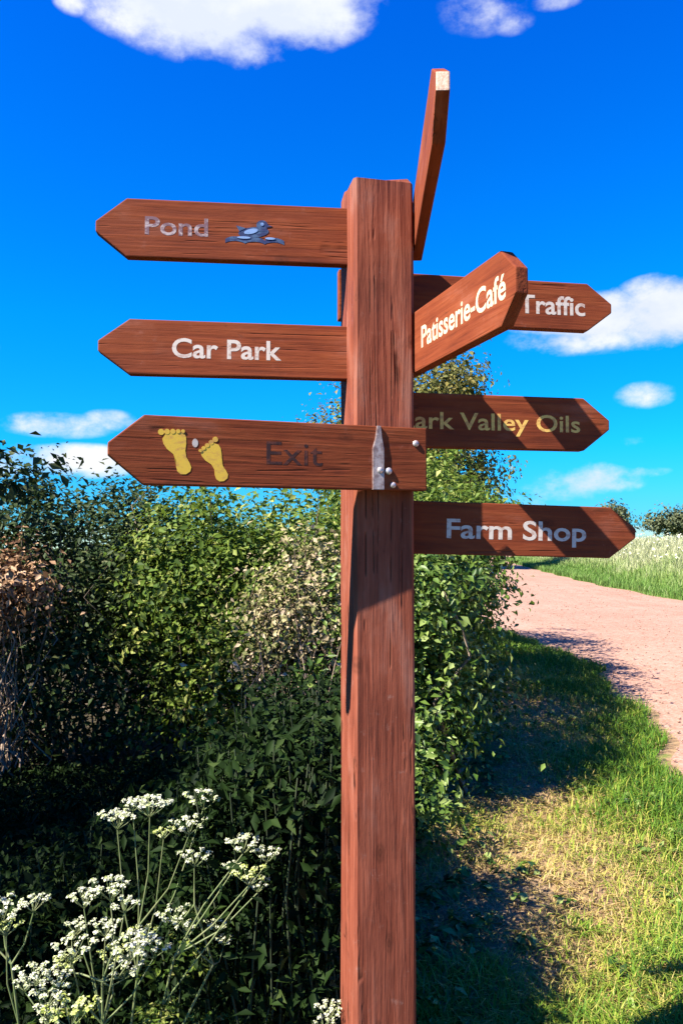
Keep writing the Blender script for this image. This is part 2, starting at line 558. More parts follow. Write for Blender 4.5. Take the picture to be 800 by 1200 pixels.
finish(t, principled(t, c, 0.95, 0.12, bump(t, t.math('ADD', nb, t.math('MULTIPLY', v1.outputs['Distance'], 0.6)), 0.5, 0.012)))
path = link('path', raw_mesh('path', PV.reshape(-1, 3), pf, smooth=True), m)
tag(path, 'wide pinkish gravel track curving away beside the verge', 'path', kind='structure')


# ------------------------------------------------------------------ the signpost
POST_ROT = R(12.7)
C0 = Vector((0.029, 1.74, 0))
U = Vector((math.cos(POST_ROT), math.sin(POST_ROT), 0))
Vv = Vector((-math.sin(POST_ROT), math.cos(POST_ROT), 0))
PW = 0.144
post_c = C0 + U * PW / 2 + Vv * PW / 2
sign = empty('signpost', (post_c.x, post_c.y, 0))
tag(sign, 'tall reddish brown wooden fingerpost with seven pointed boards standing on the verge', 'signpost')


def build_post():
    bm = bmesh.new()
    rng = random.Random(3)
    h = PW / 2
    top = 2.416
    zs = [-0.25] + [i * 0.12 for i in range(0, 20)] + [top - 0.02]
    c = 0.007
    prof = [(-h + c, -h), (h - c, -h), (h, -h + c), (h, h - c), (h - c, h), (-h + c, h), (-h, h - c), (-h, -h + c)]
    rings = []
    for z in zs:
        rings.append([bm.verts.new((x + rng.uniform(-.0012, .0012), y + rng.uniform(-.0012, .0012), z)) for x, y in prof])
    # weathered top: bevelled all round, near left corner worn away
    k = 0.9
    r1 = []
    for x, y in prof:
        drop = 0.028 if (x < -h * 0.7 and y < 0.0) else 0.0
        r1.append(bm.verts.new((x * k + (0.014 if drop else 0), y * k, top - drop + 0.004 - 0.012 * (x / h > 0.6))))
    rings.append(r1)
    for a, b in zip(rings, rings[1:]):
        for i in range(8):
            j = (i + 1) % 8
            bm.faces.new((a[i], a[j], b[j], b[i]))
    bm.faces.new(r1)
    bm.faces.new(list(reversed(rings[0])))
    bmesh.ops.recalc_face_normals(bm, faces=bm.faces)
    me = bpy.data.meshes.new('post')
    bm.to_mesh(me)
    bm.free()
    o = link('post', me, POSTW, sign)
    o.rotation_euler = (0, 0, POST_ROT)
    return o


post = build_post()


def board(P0, deg, s0, s1, tip, z0, z1, label, tipz=0.5, blunt=0.012, thick=0.028, droop=0.0, shoulder=0.07, bare_end=False):
    """P0: world point on the board's front face in plan; local x runs along the board, front face at y = 0"""
    bm = bmesh.new()
    zc = (z0 + z1) / 2
    hh = (z1 - z0) / 2
    tz = -hh + 2 * hh * tipz
    if tip > 0:
        out = [(s0, -hh), (s1 - shoulder, -hh), (s1, tz - blunt), (s1, tz + blunt), (s1 - shoulder, hh), (s0, hh)]
    else:
        out = [(s0 + shoulder, -hh), (s1, -hh), (s1, hh), (s0 + shoulder, hh), (s0, tz + blunt), (s0, tz - blunt)]
    fr = [bm.verts.new((x, 0, z)) for x, z in out]
    bk = [bm.verts.new((x, thick, z)) for x, z in out]
    bm.faces.new(fr)
    bm.faces.new(list(reversed(bk)))
    n = len(out)
    for i in range(n):
        j = (i + 1) % n
        bm.faces.new((fr[j], fr[i], bk[i], bk[j]))
    bmesh.ops.recalc_face_normals(bm, faces=bm.faces)
    bmesh.ops.bevel(bm, geom=list(bm.edges), offset=0.0028, segments=2, profile=0.6, affect='EDGES')
    me = bpy.data.meshes.new('finger_board')
    bm.to_mesh(me)
    bm.free()
    o = link('finger_board', me, BOARD, sign)
    if bare_end:
        me.materials.append(ENDG)
        for p in me.polygons:
            if p.center.x > s1 - 0.004 and p.normal.x > 0.8:
                p.material_index = 1
    o.location = (P0.x - post_c.x, P0.y - post_c.y, zc)
    o.rotation_euler = (0, -droop if tip > 0 else droop, R(deg))
    if droop:
        o.rotation_euler = (0, droop, R(deg))
    o['label'] = label
    return o, zc


def lettering(parent, txt, s0, s1, z0, z1, zc, mat, relief=0.00035, bold=0.0, name='lettering', slant=0.0):
    """words in relief on the front face of a board; z0..z1 is the cap height"""
    cu = bpy.data.curves.new('lettering_curve', 'FONT')
    cu.body = txt
    cu.size = 1.0
    cu.offset = bold
    cu.resolution_u = 4
    tmp = bpy.data.objects.new('lettering_tmp', cu)
    COL.objects.link(tmp)
    dg = bpy.context.evaluated_depsgraph_get()
    me = bpy.data.meshes.new_from_object(tmp.evaluated_get(dg))
    cap_o = bpy.data.curves.new('cap', 'FONT')
    bpy.data.objects.remove(tmp)
    bpy.data.curves.remove(cap_o)
    bpy.data.curves.remove(cu)
    co = np.array([v.co for v in me.vertices])
    x0, x1 = co[:, 0].min(), co[:, 0].max()
    base, cap = 0.0, 0.729
    n = len(co)
    X = s0 + (co[:, 0] - x0) / (x1 - x0) * (s1 - s0)
    Z = (z0 - zc) + (co[:, 1] - base) / cap * (z1 - z0)
    X = X + slant * (Z - (z0 - zc))
    for i, vtx in enumerate(me.vertices):
        vtx.co = (X[i], -relief, Z[i])
    me.materials.clear()
    bm = bmesh.new()
    bm.from_mesh(me)
    bmesh.ops.recalc_face_normals(bm, faces=bm.faces)
    res = bmesh.ops.extrude_face_region(bm, geom=list(bm.faces))
    for g in res['geom']:
        if isinstance(g, bmesh.types.BMVert):
            g.co.y += relief + 0.0004
    bmesh.ops.recalc_face_normals(bm, faces=bm.faces)
    for f in bm.faces:
        f.smooth = False
    bm.to_mesh(me)
    bm.free()
    return link(name, me, mat, parent)


def flat_shape(name, parent, polys, mat, relief=0.0006):
    """filled outlines (in board s,z) in shallow relief on the front face"""
    bm = bmesh.new()
    for k, poly in enumerate(polys):
        r = relief + 0.00015 * k
        f = [bm.verts.new((x, -r, z)) for x, z in poly]
        b = [bm.verts.new((x, 0.0004, z)) for x, z in poly]
        bm.faces.new(f)
        n = len(poly)
        for i in range(n):
            j = (i + 1) % n
            bm.faces.new((f[i], f[j], b[j], b[i]))
    bmesh.ops.triangulate(bm, faces=[f for f in bm.faces if len(f.verts) > 4])
    bmesh.ops.recalc_face_normals(bm, faces=bm.faces)
    me = bpy.data.meshes.new(name)
    bm.to_mesh(me)
    bm.free()
    return link(name, me, mat, parent)


def ell(cx, cz, rx, rz, rot=0.0, n=20):
    c, s = math.cos(rot), math.sin(rot)
    return [(cx + c * rx * math.cos(a) - s * rz * math.sin(a), cz + s * rx * math.cos(a) + c * rz * math.sin(a))
            for a in [2 * math.pi * i / n for i in range(n)]]


def packing(u0, u1, v0, v1, z0, z1):
    bm = bmesh.new()
    bmesh.ops.create_cube(bm, size=1)
    for v in bm.verts:
        v.co = Vector((v.co.x * (u1 - u0), v.co.y * (v1 - v0), v.co.z * (z1 - z0)))
    bmesh.ops.bevel(bm, geom=list(bm.edges), offset=0.002, segments=1, affect='EDGES')
    me = bpy.data.meshes.new('packing_block')
    bm.to_mesh(me)
    bm.free()
    o = link('packing_block', me, BOARD, sign)
    o.location = C0 + U * (u0 + u1) / 2 + Vv * (v0 + v1) / 2 + Vector((0, 0, (z0 + z1) / 2)) - Vector((post_c.x, post_c.y, 0))
    o.rotation_euler = (0, 0, POST_ROT)


packing(0.085, 0.135, -0.016, -0.001, 1.69, 1.79)
PL = C0 + Vv * 0.07          # boards let into the left face
PR = C0 + U * PW + Vv * 0.072  # boards let into the right face
# Pond
b_pond, zc = board(PL, 6.0, -0.585, 0.004, -1, 2.216, 2.353, 'topmost left board reading Pond with a faded blue bird on waves')
lettering(b_pond, 'Pond', -0.473, -0.328, 2.270, 2.314, zc, FADED, bold=0.016)
wave = []
xs = np.linspace(-0.288, -0.150, 40)
up = [(x, 2.2655 - zc + 0.0075 * abs(math.sin((x + 0.288) / 0.138 * math.pi * 3)) ** 0.7) for x in xs]
dn = [(x, 2.2585 - zc + 0.0055 * abs(math.sin((x + 0.288) / 0.138 * math.pi * 3)) ** 0.7 - 0.002) for x in xs[::-1]]
wave = up + dn
zz = 2.283 - zc
duck = [ell(-0.222, zz + 0.001, 0.036, 0.0125, 0.12), ell(-0.202, zz + 0.019, 0.0135, 0.0120),
        [(-0.215, zz + 0.004), (-0.190, zz + 0.004), (-0.192, zz + 0.022), (-0.212, zz + 0.022)],
        [(-0.191, zz + 0.021), (-0.178, zz + 0.017), (-0.191, zz + 0.014)],
        [(-0.255, zz + 0.002), (-0.263, zz + 0.016), (-0.240, zz + 0.010)]]
flat_shape('pictogram', b_pond, [wave] + duck, NAVY)
flat_shape('wing_mark', b_pond, [ell(-0.228, zz + 0.003, 0.017, 0.006, 0.25), ell(-0.245, 2.2705 - zc, 0.016, 0.0028), ell(-0.183, 2.2705 - zc, 0.012, 0.0028),
                                 ell(-0.202, zz + 0.021, 0.004, 0.004)], SKYB, 0.0016)
# Car Park
b_car, zc = board(PL, 7.0, -0.574, 0.004, -1, 1.939, 2.067, 'left board reading Car Park in white')
lettering(b_car, 'Car Park', -0.408, -0.156, 1.981, 2.027, zc, WHITE, bold=0.02)
# Exit (on the front face)
EX = C0 + U * (PW + 0.008) - Vv * 0.045
b_exit, zc = board(EX, 14.0 + 3.5, -0.684, 0.006, -1, 1.669, 1.811, 'lowest left board reading Exit with yellow footprints')
EXS = 0.985
lettering(b_exit, 'Exit', -0.368 * EXS, -0.243 * EXS, 1.718, 1.770, zc, DARKP, relief=0.0003, bold=0.0)


def footprint(hx, hz, tx, tz, side):
    """sole outline from heel (hx,hz) to toes (tx,tz)"""
    L = math.hypot(tx - hx, tz - hz)
    ax, az = (tx - hx) / L, (tz - hz) / L
    bx, bz = az, -ax
    def P(s, q):
        return (hx + ax * s * L + bx * q * L, hz + az * s * L + bz * q * L)
    prof = [(0.0, 0.0), (0.03, 0.10), (0.10, 0.145), (0.20, 0.14), (0.32, 0.115), (0.45, 0.135), (0.58, 0.20), (0.70, 0.235), (0.80, 0.225), (0.87, 0.14), (0.88, 0.0)]
    r = [P(s, q * 0.98) for s, q in prof]
    l = [P(s, -q * (0.82 if 0.25 < s < 0.5 else 0.98)) for s, q in prof[1:-1]][::-1]
    polys = [r + l]
    for k, q in enumerate((-0.20, -0.09, 0.02, 0.12, 0.21)):
        q *= side
        s = 0.935 - 0.026 * k
        cx, cz = P(s, q)
        polys.append(ell(cx, cz, L * (0.062 - 0.006 * k), L * (0.062 - 0.006 * k), 0, 12))
    return polys


flat_shape('footprint', b_exit, footprint(-0.530, 1.692 - zc, -0.563, 1.790 - zc, 1), YELL)
flat_shape('footprint', b_exit, footprint(-0.452, 1.680 - zc, -0.490, 1.764 - zc, -1), YELL)
flat_shape('paint_spot', b_exit, [ell(-0.512, 1.757 - zc, 0.006, 0.009)], WHITE)


def strap():
    bm = bmesh.new()
    out = [(-0.125, -0.071), (-0.098, -0.071), (-0.098, 0.020), (-0.103, 0.045), (-0.106, 0.071), (-0.1145, 0.071), (-0.118, 0.045), (-0.125, 0.020)]
    f = [bm.verts.new((x, -0.0045, z)) for x, z in out]
    b = [bm.verts.new((x, 0.0005, z)) for x, z in out]
    bm.faces.new(f)
    for i in range(len(out)):
        j = (i + 1) % len(out)
        bm.faces.new((f[i], f[j], b[j], b[i]))
    bmesh.ops.recalc_face_normals(bm, faces=bm.faces)
    bmesh.ops.bevel(bm, geom=[e for e in bm.edges if all(v.co.y < -0.004 for v in e.verts)], offset=0.0012, segments=2, affect='EDGES')
    me = bpy.data.meshes.new('metal_strap')
    bm.to_mesh(me)
    bm.free()
    return link('metal_strap', me, METAL, b_exit)


strap()


def screw(x, z, r, y=0.0):
    bm = bmesh.new()
    bmesh.ops.create_uvsphere(bm, u_segments=14, v_segments=8, radius=r)
    for v in bm.verts:
        v.co.z *= 0.55
    # slot across the head
    bmesh.ops.rotate(bm, verts=bm.verts, cent=(0, 0, 0), matrix=Matrix.Rotation(R(90), 3, 'X'))
    bmesh.ops.translate(bm, verts=bm.verts, vec=(x, y - 0.0005, z))
    me = bpy.data.meshes.new('screw')
    bm.to_mesh(me)
    bm.free()
    for p in me.polygons:
        p.use_smooth = True
    return link('screw', me, SCREW, b_exit)


screw(-0.021, 1.775 - zc, 0.0075)
screw(-0.087, 1.711 - zc, 0.0085)
screw(-0.076, 1.680 - zc, 0.007)
screw(-0.108, 1.712 - zc, 0.007, -0.0045)
# Traffic (across the back face)
b_tr, zc = board(C0 + Vv * 0.19 + U * PW, 9.5, -0.136, 0.612, 1, 2.122, 2.251, 'right board behind the post reading Traffic')
lettering(b_tr, 'Traffic', 0.348, 0.535, 2.163, 2.214, zc, WHITE, bold=0.018)
# Lark Valley Oils
b_va, zc = board(PR, 10.0, -0.02, 0.532, 1, 1.783, 1.916, 'right board reading Lark Valley Oils in gold')
lettering(b_va, 'Lark Valley Oils', -0.008, 0.452, 1.829, 1.872, zc, GOLD, bold=0.014)
# Farm Shop
b_fa, zc = board(PR, 9.5, -0.02, 0.597, 1, 1.526, 1.654, 'lowest right board reading Farm Shop in white', droop=R(1.4))
lettering(b_fa, 'Farm Shop', 0.102, 0.463, 1.567, 1.615, zc, WHITE, bold=0.018)
# cafe board (right face, pointing past the camera)
CF = C0 + U * (PW + 0.002) - Vv * 0.0
b_cf, zc = board(CF, -72.0, -0.11, 0.446, 1, 1.949, 2.091, 'right board pointing forward reading Patisserie-Caf\u00e9 in cream', blunt=0.023, thick=0.026, shoulder=0.052)
lettering(b_cf, 'Patisserie-Caf\u00e9', 0.036, 0.412, 1.998, 2.048, zc, CREAM, bold=0.018)
# top board seen end-on
b_tp, zc = board(Vector((0.1745, 1.875, 0)), -91.7, 0.0, 0.632, 1, 2.249, 2.385, 'topmost right board pointing forward, seen almost end-on', blunt=0.016, thick=0.024, shoulder=0.075, bare_end=True)
bm = bmesh.new()
bmesh.ops.create_cube(bm, size=1)
for v in bm.verts:
    v.co = Vector((v.co.x * 0.036, v.co.y * 0.05, v.co.z * 0.08))
bmesh.ops.bevel(bm, geom=list(bm.edges), offset=0.002, segments=1, affect='EDGES')
me = bpy.data.meshes.new('spacer_block')
bm.to_mesh(me)
bm.free()
sb = link('spacer_block', me, BOARD, sign)
sb.location = Vector((0.1605, 1.848, 2.31)) - Vector((post_c.x, post_c.y, 0))
sb.rotation_euler = (0, 0, POST_ROT)


# ------------------------------------------------------------------ shrubs and trees
def unit_rand(rng, n):
    return unit(rng.normal(size=(n, 3)))


def clump_cloud(blobs, n, rng, clump=0.16, per=26, shell=0.45, squash=0.75):
    """positions, normals and a tone for n leaves gathered in clumps through the volume of the ellipsoids"""
    vol = np.array([(b[3] * b[4] + b[4] * b[5] + b[3] * b[5]) for b in blobs])
    k = max(3, n // per)
    pick = rng.choice(len(blobs), k, p=vol / vol.sum())
    B = np.array(blobs)[pick]
    d = unit_rand(rng, k)
    r = shell + (1.06 - shell) * rng.random((k, 1)) ** 0.6
    r *= 1 + 0.16 * rng.normal(size=(k, 1))
    cc = B[:, :3] + d * r * B[:, 3:6]
    size = clump * (0.5 + 1.0 * rng.random(k))
    ctone = rng.random(k)
    own = rng.integers(0, k, n)
    off = rng.normal(size=(n, 3)) * size[own][:, None] * np.array([1, 1, squash])
    pos = cc[own] + off
    nrm = d[own] * 0.55 + unit(off + 1e-6) * 0.5 + np.array([0, 0, 0.45]) + rng.normal(size=(n, 3)) * 0.55
    tone = np.clip(0.55 * ctone[own] + 0.55 * rng.random(n) - 0.05, 0, 1)
    return pos, nrm, tone, cc


def shrub(name, label, cat, blobs, n, leaf, mat, seed, clump=0.16, aspect=0.55, trunk=None, tr=0.03, branches=24, group=None,
          bmat=None, per=26, shell=0.45, droop=0.0, leafname='foliage', zmin=0.02, far=None):
    rng = np.random.default_rng(seed)
    B = np.array(blobs, float)
    base = B[:, :3].mean(0)
    base[2] = 0
    if trunk is not None:
        base = np.array(trunk, float)
    root = empty(name, tuple(base))
    tag(root, label, cat, group)
    pos, nrm, tone, cc = clump_cloud(blobs, n, rng, clump, per, shell)
    keep = pos[:, 2] > base[2] + zmin
    pos, nrm, tone = pos[keep], nrm[keep], tone[keep]
    size = leaf * (0.45 + 1.1 * rng.random(len(pos)) ** 1.3)
    link(leafname, leaf_mesh(leafname, pos - base, nrm, size, rng, aspect, tone=tone, droop=droop), mat, root)
    paths = []
    order = rng.permutation(len(cc))[:branches]
    if trunk is not None:
        top = B[:, :3].mean(0)
        tp = bent((0, 0, -0.1), top - base, rng, 7, 0.025)
        tpath = [(tp, np.linspace(tr, tr * 0.4, 7))]
        link('trunk', tubes_mesh('trunk', tpath, 9), bmat or BARK, root)
        for c in cc[order]:
            s = tp[rng.integers(2, 6)]
            paths.append((bent(s, c - base, rng, 6, 0.05), np.linspace(tr * 0.35, tr * 0.06, 6)))
    else:
        for c in cc[order]:
            q = c - base
            s = np.array([q[0] * 0.35 + rng.normal() * 0.08, q[1] * 0.35 + rng.normal() * 0.08, -0.05])
            paths.append((bent(s, q, rng, 7, 0.06), np.linspace(tr * (0.5 + 0.5 * rng.random()), tr * 0.14, 7)))
    link('branches', tubes_mesh('branches', paths, 5), bmat or BARK, root)
    return root


shrub('shrub', 'bright green leafy shrub in the middle of the hedge, behind the Exit board', 'shrub',
      [(-0.80, 5.55, 1.15, 0.62, 0.6, 0.72), (-0.25, 5.4, 1.15, 0.5, 0.55, 0.72), (-1.15, 5.7, 1.25, 0.45, 0.5, 0.62), (-0.55, 5.3, 0.6, 0.7, 0.5, 0.6)],
      38000, 0.047, LEAF_MID, 11, 0.115, shell=0.55, per=85, branches=90, tr=0.016)
shrub('shrub', 'pale straw coloured dry shrub just left of the post', 'shrub',
      [(-0.22, 4.75, 1.12, 0.30, 0.28, 0.46), (-0.42, 4.8, 0.95, 0.25, 0.25, 0.32), (-0.05, 4.8, 1.2, 0.25, 0.25, 0.42)], 8000, 0.034, LEAF_PALE, 12, 0.085, bmat=TWIG, branches=110, tr=0.012)
shrub('shrub', 'glossy leaved green shrub at the hedge end, right behind the post', 'shrub',
      [(0.42, 4.75, 1.05, 0.36, 0.4, 0.62), (0.50, 4.6, 0.5, 0.26, 0.35, 0.52), (0.25, 4.9, 0.9, 0.4, 0.4, 0.7), (0.62, 4.95, 1.3, 0.25, 0.3, 0.36), (0.36, 4.0, 0.25, 0.16, 0.3, 0.30), (0.74, 5.5, 1.15, 0.34, 0.5, 0.66), (0.75, 5.5, 0.5, 0.34, 0.5, 0.5)],
      26000, 0.050, LEAF_IVY, 13, 0.10, per=60, aspect=0.5)
shrub('shrub', 'dark green bushy shrub at the left of the hedge, above the coppery bush', 'shrub',
      [(-2.0, 5.7, 1.2, 0.75, 0.6, 0.75), (-1.5, 5.8, 1.3, 0.55, 0.55, 0.66), (-2.6, 5.6, 1.4, 0.7, 0.6, 0.8), (-1.75, 5.4, 0.6, 0.8, 0.5, 0.55)],
      28000, 0.046, LEAF_DARK, 14, 0.12, branches=80, per=70, tr=0.016)
shrub('shrub', 'bush of dry coppery leaves at the left edge', 'shrub',
      [(-2.10, 4.9, 1.27, 0.23, 0.22, 0.20), (-2.36, 4.95, 1.15, 0.26, 0.24, 0.26)], 3800, 0.044, LEAF_DEAD, 15, 0.10, bmat=TWIG, branches=60, tr=0.012, aspect=0.6)
for k, (bl, n, lab) in enumerate([
        ([(0.42, 6.9, 1.25, 0.72, 1.1, 1.15), (0.48, 6.3, 0.6, 0.58, 0.7, 0.65), (0.86, 6.3, 1.70, 0.42, 0.7, 0.25), (1.15, 7.4, 1.74, 0.5, 0.8, 0.27)], 34000, 'green hawthorn shrub in the hedge behind the glossy shrub'),
        ([(0.80, 9.0, 1.4, 0.80, 1.3, 1.32), (0.8, 9.0, 0.6, 0.80, 1.2, 0.6), (1.55, 8.8, 1.74, 0.55, 1.1, 0.28), (1.3, 8.8, 1.3, 0.4, 1.0, 0.4)], 36000, 'green hawthorn shrub farther along the hedge beside the track'),
        ([(1.0, 11.7, 1.5, 0.98, 1.3, 1.4), (1.9, 10.9, 1.8, 0.55, 1.0, 0.32)], 16000, 'farthest green hawthorn shrub of the hedge, below the olive tree')]):
    shrub('shrub', lab, 'shrub', bl, n, 0.050 + 0.010 * k, LEAF_MID, 20 + k, 0.10, shell=0.35, group='shrubs along the hedge')
shrub('shrub', 'dark leafy shrub in the hedge behind the bright green one', 'shrub',
      [(-0.6, 7.2, 1.05, 1.1, 0.8, 0.85), (-2.4, 7.4, 1.15, 1.1, 0.8, 0.9)], 12000, 0.06, LEAF_DARK, 24, 0.16, group='shrubs along the hedge')
shrub('hawthorn_tree', 'dark twiggy hawthorn with a leafy branch reaching in at the left edge', 'tree',
      [(-3.2, 1.45, 2.5, 0.75, 0.65, 1.65), (-3.2, 2.4, 2.4, 0.8, 0.7, 1.65), (-3.1, 3.2, 2.2, 0.75, 0.6, 1.6), (-3.0, 3.0, 0.9, 0.8, 1.4, 0.9),
       (-2.25, 4.0, 1.85, 0.5, 0.25, 0.28), (-1.82, 4.05, 1.86, 0.18, 0.18, 0.22), (-2.5, 3.9, 1.4, 0.35, 0.35, 0.9)],
      32000, 0.06, LEAF_DARK, 31, 0.11, trunk=(-3.2, 2.7, 0), tr=0.09, branches=90)
K = 46 / 14


def fartree(c):
    x, y, z, a, b, h = c
    return (x * K, 46 + (y - 14) * K, EYE + (z - EYE) * K, a * K, b * K, h * K)


shrub('tree', 'tall olive green tree standing behind the signpost', 'tree',
      [fartree(c) for c in [(1.15, 14, 3.85, 1.15, 1.1, 1.05), (-0.05, 14, 3.35, 0.46, 0.6, 0.62), (2.15, 14, 2.75, 0.82, 0.8, 0.66), (2.05, 13.8, 4.45, 0.52, 0.5, 0.48), (1.0, 14, 2.4, 1.2, 0.9, 0.8), (-0.5, 14.2, 3.3, 0.45, 0.5, 0.42)]],
      24000, 0.30, LEAF_TREE, 41, 0.62, trunk=(1.2 * K, 46, 0), tr=0.34, branches=70, shell=0.3, per=22)
shrub('tree', 'small round tree on the skyline past the tip of the lowest right board', 'tree',
      [(21.3, 60, 3.75, 0.85, 0.9, 0.95), (21.9, 60, 3.1, 0.7, 0.8, 0.7)], 2000, 0.26, LEAF_FAR, 42, 0.3, trunk=(21.2, 60, 0), tr=0.15, branches=24)
shrub('tree', 'broad dark tree on the skyline at the right edge', 'tree',
      [(29.8, 70, 3.4, 2.0, 1.8, 1.0), (31.8, 70, 3.5, 2.2, 1.8, 1.25), (34.5, 71, 3.6, 2.0, 1.8, 1.5)], 7000, 0.30, LEAF_FAR, 43, 0.4, trunk=(30.6, 70, 0), tr=0.28, branches=36)


# ------------------------------------------------------------------ undergrowth, grass, meadow
def in_shadow_side(x, y):
    return x


rng = np.random.default_rng(77)


def undergrowth():
    n = 125000
    k = 2900
    cy = np.where(rng.random(k) < 0.20, 2.0 + 0.5 * rng.random(k), 2.12 + 2.9 * rng.random(k) ** 0.85)
    xr = np.interp(cy, [2.1, 2.3, 2.7, 3.4, 4.0, 4.6, 5.0], [-0.04, 0.0, 0.12, 0.20, 0.30, 0.40, 0.5])
    xl = -0.5 * cy - 0.35
    cx = xl + (xr - xl) * rng.random(k)
    cx = np.where(np.arange(k) % 5 == 0, np.minimum(cx, xr - 0.42 * rng.random(k)), np.where(cy < 2.12, -0.05 - 0.30 * rng.random(k), cx))
    cx = np.where((np.arange(k) % 5 == 0) & (cx < xr - 0.42), xr - 0.42 * rng.random(k), cx)
    edge = np.clip((xr - cx) / 0.45, 0, 1)
    top = (0.50 + 0.14 * edge) * (1 + 0.9 * np.clip((cx + 0.55) / 0.3, 0, 1) * (cy < 3.7)) * np.where(cy > 3.2, 0.62, 1.0) * (0.55 + 0.6 * rng.random(k)) * np.interp(cy, [1.7, 2.1, 2.3, 2.6, 3.2, 5], [0.95, 1.1, 1.15, 1.1, 0.95, 0.8]) * np.where((cy < 2.3) & (cx < -0.42), 0.5, 1) * np.clip((cx + 2.4) / 2.0, 0.45, 1)
    top = np.minimum(top, np.interp(cy, [2.0, 2.4, 3.0, 3.4], [0.78, 0.84, 0.88, 0.70]) * (1 + np.clip((cx + 0.45) / 0.2, 0, 1) * np.interp(cy, [2.0, 2.8, 3.6], [0.30, 0.26, 0.30])) * (0.85 + 0.15 * rng.random(k)))
    own = rng.integers(0, k, n)
    z = top[own] * (1 - 0.8 * rng.random(n) ** 1.6)
    pos = np.stack([cx[own] + rng.normal(size=n) * 0.06, cy[own] + rng.normal(size=n) * 0.06, z], 1)
    nrm = rng.normal(size=(n, 3)) * 0.6 + np.array([0, -0.25, 0.75])
    tone = np.clip(0.5 * rng.random(k)[own] + 0.6 * rng.random(n) - 0.1, 0, 1)
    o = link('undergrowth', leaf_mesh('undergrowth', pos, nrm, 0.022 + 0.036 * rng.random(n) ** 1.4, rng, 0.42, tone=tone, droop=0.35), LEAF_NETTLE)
    tag(o, 'deep shaded nettles and leafy weeds filling the foot of the hedge', 'undergrowth', kind='stuff')
    paths = []
    for i in range(0, k, 2):
        paths.append((bent((cx[i], cy[i], 0), (cx[i] + rng.normal() * .05, cy[i] + rng.normal() * .05, top[i]), rng, 4, 0.03), np.array([.004, .0035, .003, .002])))
    st = link('stems', tubes_mesh('stems', paths, 4), WEED, o)
    st['kind'] = 'stuff'


undergrowth()


def blades(name, x, y, z, length, width, lean, tone, mat, label, cat, rng):
    n = len(x)
    az = rng.random(n) * 2 * np.pi
    d = np.stack([np.cos(az), np.sin(az), np.zeros(n)], 1)
    side = np.stack([-np.sin(az), np.cos(az), np.zeros(n)], 1)
    base = np.stack([x, y, z - 0.01], 1)
    L, W, l = length[:, None], width[:, None], lean[:, None]
    up = np.array([0, 0, 1.0])
    mid = base + up * L * 0.55 + d * L * l * 0.3
    tipp = base + up * L * (1 - 0.35 * l) + d * L * l
    v = np.stack([base - side * W, base + side * W, mid + side * W * 0.8, mid - side * W * 0.8, tipp], 1).reshape(-1, 3)
    i = np.arange(n)[:, None] * 5
    f = np.concatenate([i + np.array([[0, 1, 2]]), i + np.array([[0, 2, 3]]), i + np.array([[3, 2, 4]])], 1).reshape(-1, 3)
    o = link(name, raw_mesh(name, v, f, np.repeat(tone, 3)), mat)
    return tag(o, label, cat, kind='stuff')


def wavy(x, y, s, seed):
    r = np.random.default_rng(seed)
    v = np.zeros_like(x)
    for k in range(9):
        a, ph = r.random() * 6.28, r.random() * 6.28
        fr = s * (0.5 + 1.6 * r.random())
        v += np.sin((x * np.cos(a) + y * np.sin(a)) * fr + ph)
    return v / 9 * 1.9


def hedge_edge(y):
    return np.interp(y, [2.0, 4.0, 5.0, 7.0, 12.0, 16.0, 25], [0.1, 0.45, 0.85, 1.1, 1.8, 2.2, 2.4])


# verge grass: straw in the trodden middle, green along the track and close to the foot of the frame
n = 120000
y = 2.2 + 17.0 * rng.random(n) ** 2.0
a, b = hedge_edge(y) - 0.5, path_left(y) + 0.10
x = a + (b - a) * rng.random(n)
far_edge = np.clip(1 - (path_left(y) - x) / np.interp(y, [2, 6, 12], [0.75, 0.95, 1.3]), 0, 1)
g = 0.28 + 0.26 * wavy(x, y, 3.2, 5) + 0.16 * wavy(x, y, 11, 6) + 0.9 * far_edge + np.clip((2.85 - y) * 0.8, 0, 0.45) + np.clip((y - 8.5) * 0.2, 0, 0.5)
g += np.clip(0.45 - (x - hedge_edge(y)) * 1.2, 0, 0.5) * 0.7 * (y < 3.8)  # darker blade tone deepens the near ground shadow by the hedge
g = np.clip(g, 0, 1)
keep = rng.random(n) < (0.46 + 0.6 * g)
x, y, g, far_edge = x[keep], y[keep], g[keep], far_edge[keep]
n = len(x)
length = (0.030 + 0.065 * g + 0.02 * far_edge) * (0.5 + rng.random(n))
width = (0.0016 + 0.0011 * rng.random(n)) * np.interp(y, [2, 6, 16], [1.0, 1.5, 2.6])
blades('verge_grass', x, y, verge_height(x, y), length, width, 0.25 + 0.9 * rng.random(n) + 0.5 * (1 - g), np.clip(g * 0.85 + 0.20 * rng.normal(size=n), 0, 1), GRASS,
       'short straw coloured and green grass on the trodden verge', 'grass', rng)

# dead stalks lying flat, broad-leaved weeds, loose stones
n = 7000
y = 2.3 + 8.0 * rng.random(n) ** 1.6
a, b = hedge_edge(y) - 0.3, path_left(y) - 0.1
x = a + (b - a) * rng.random(n)
pos = np.stack([x, y, verge_height(x, y) + 0.012 + 0.01 * rng.random(n)], 1)
o = link('dead_stalks', leaf_mesh('dead_stalks', pos, np.array([0, 0, 1.0]) + 0.16 * rng.normal(size=(n, 3)), 0.03 + 0.06 * rng.random(n), rng, 0.07, 0.1, tone=0.28 * rng.random(n)), GRASS)
tag(o, 'dead straw and cut stalks lying on the trodden verge', 'straw', kind='stuff')
k = 130
cy_ = 2.4 + 6.0 * rng.random(k) ** 1.5
q = rng.random(k)
cx_ = np.where(q < 0.45, hedge_edge(cy_) + np.abs(rng.normal(size=k)) * 0.25, path_left(cy_) - np.abs(rng.normal(size=k)) * 0.5)
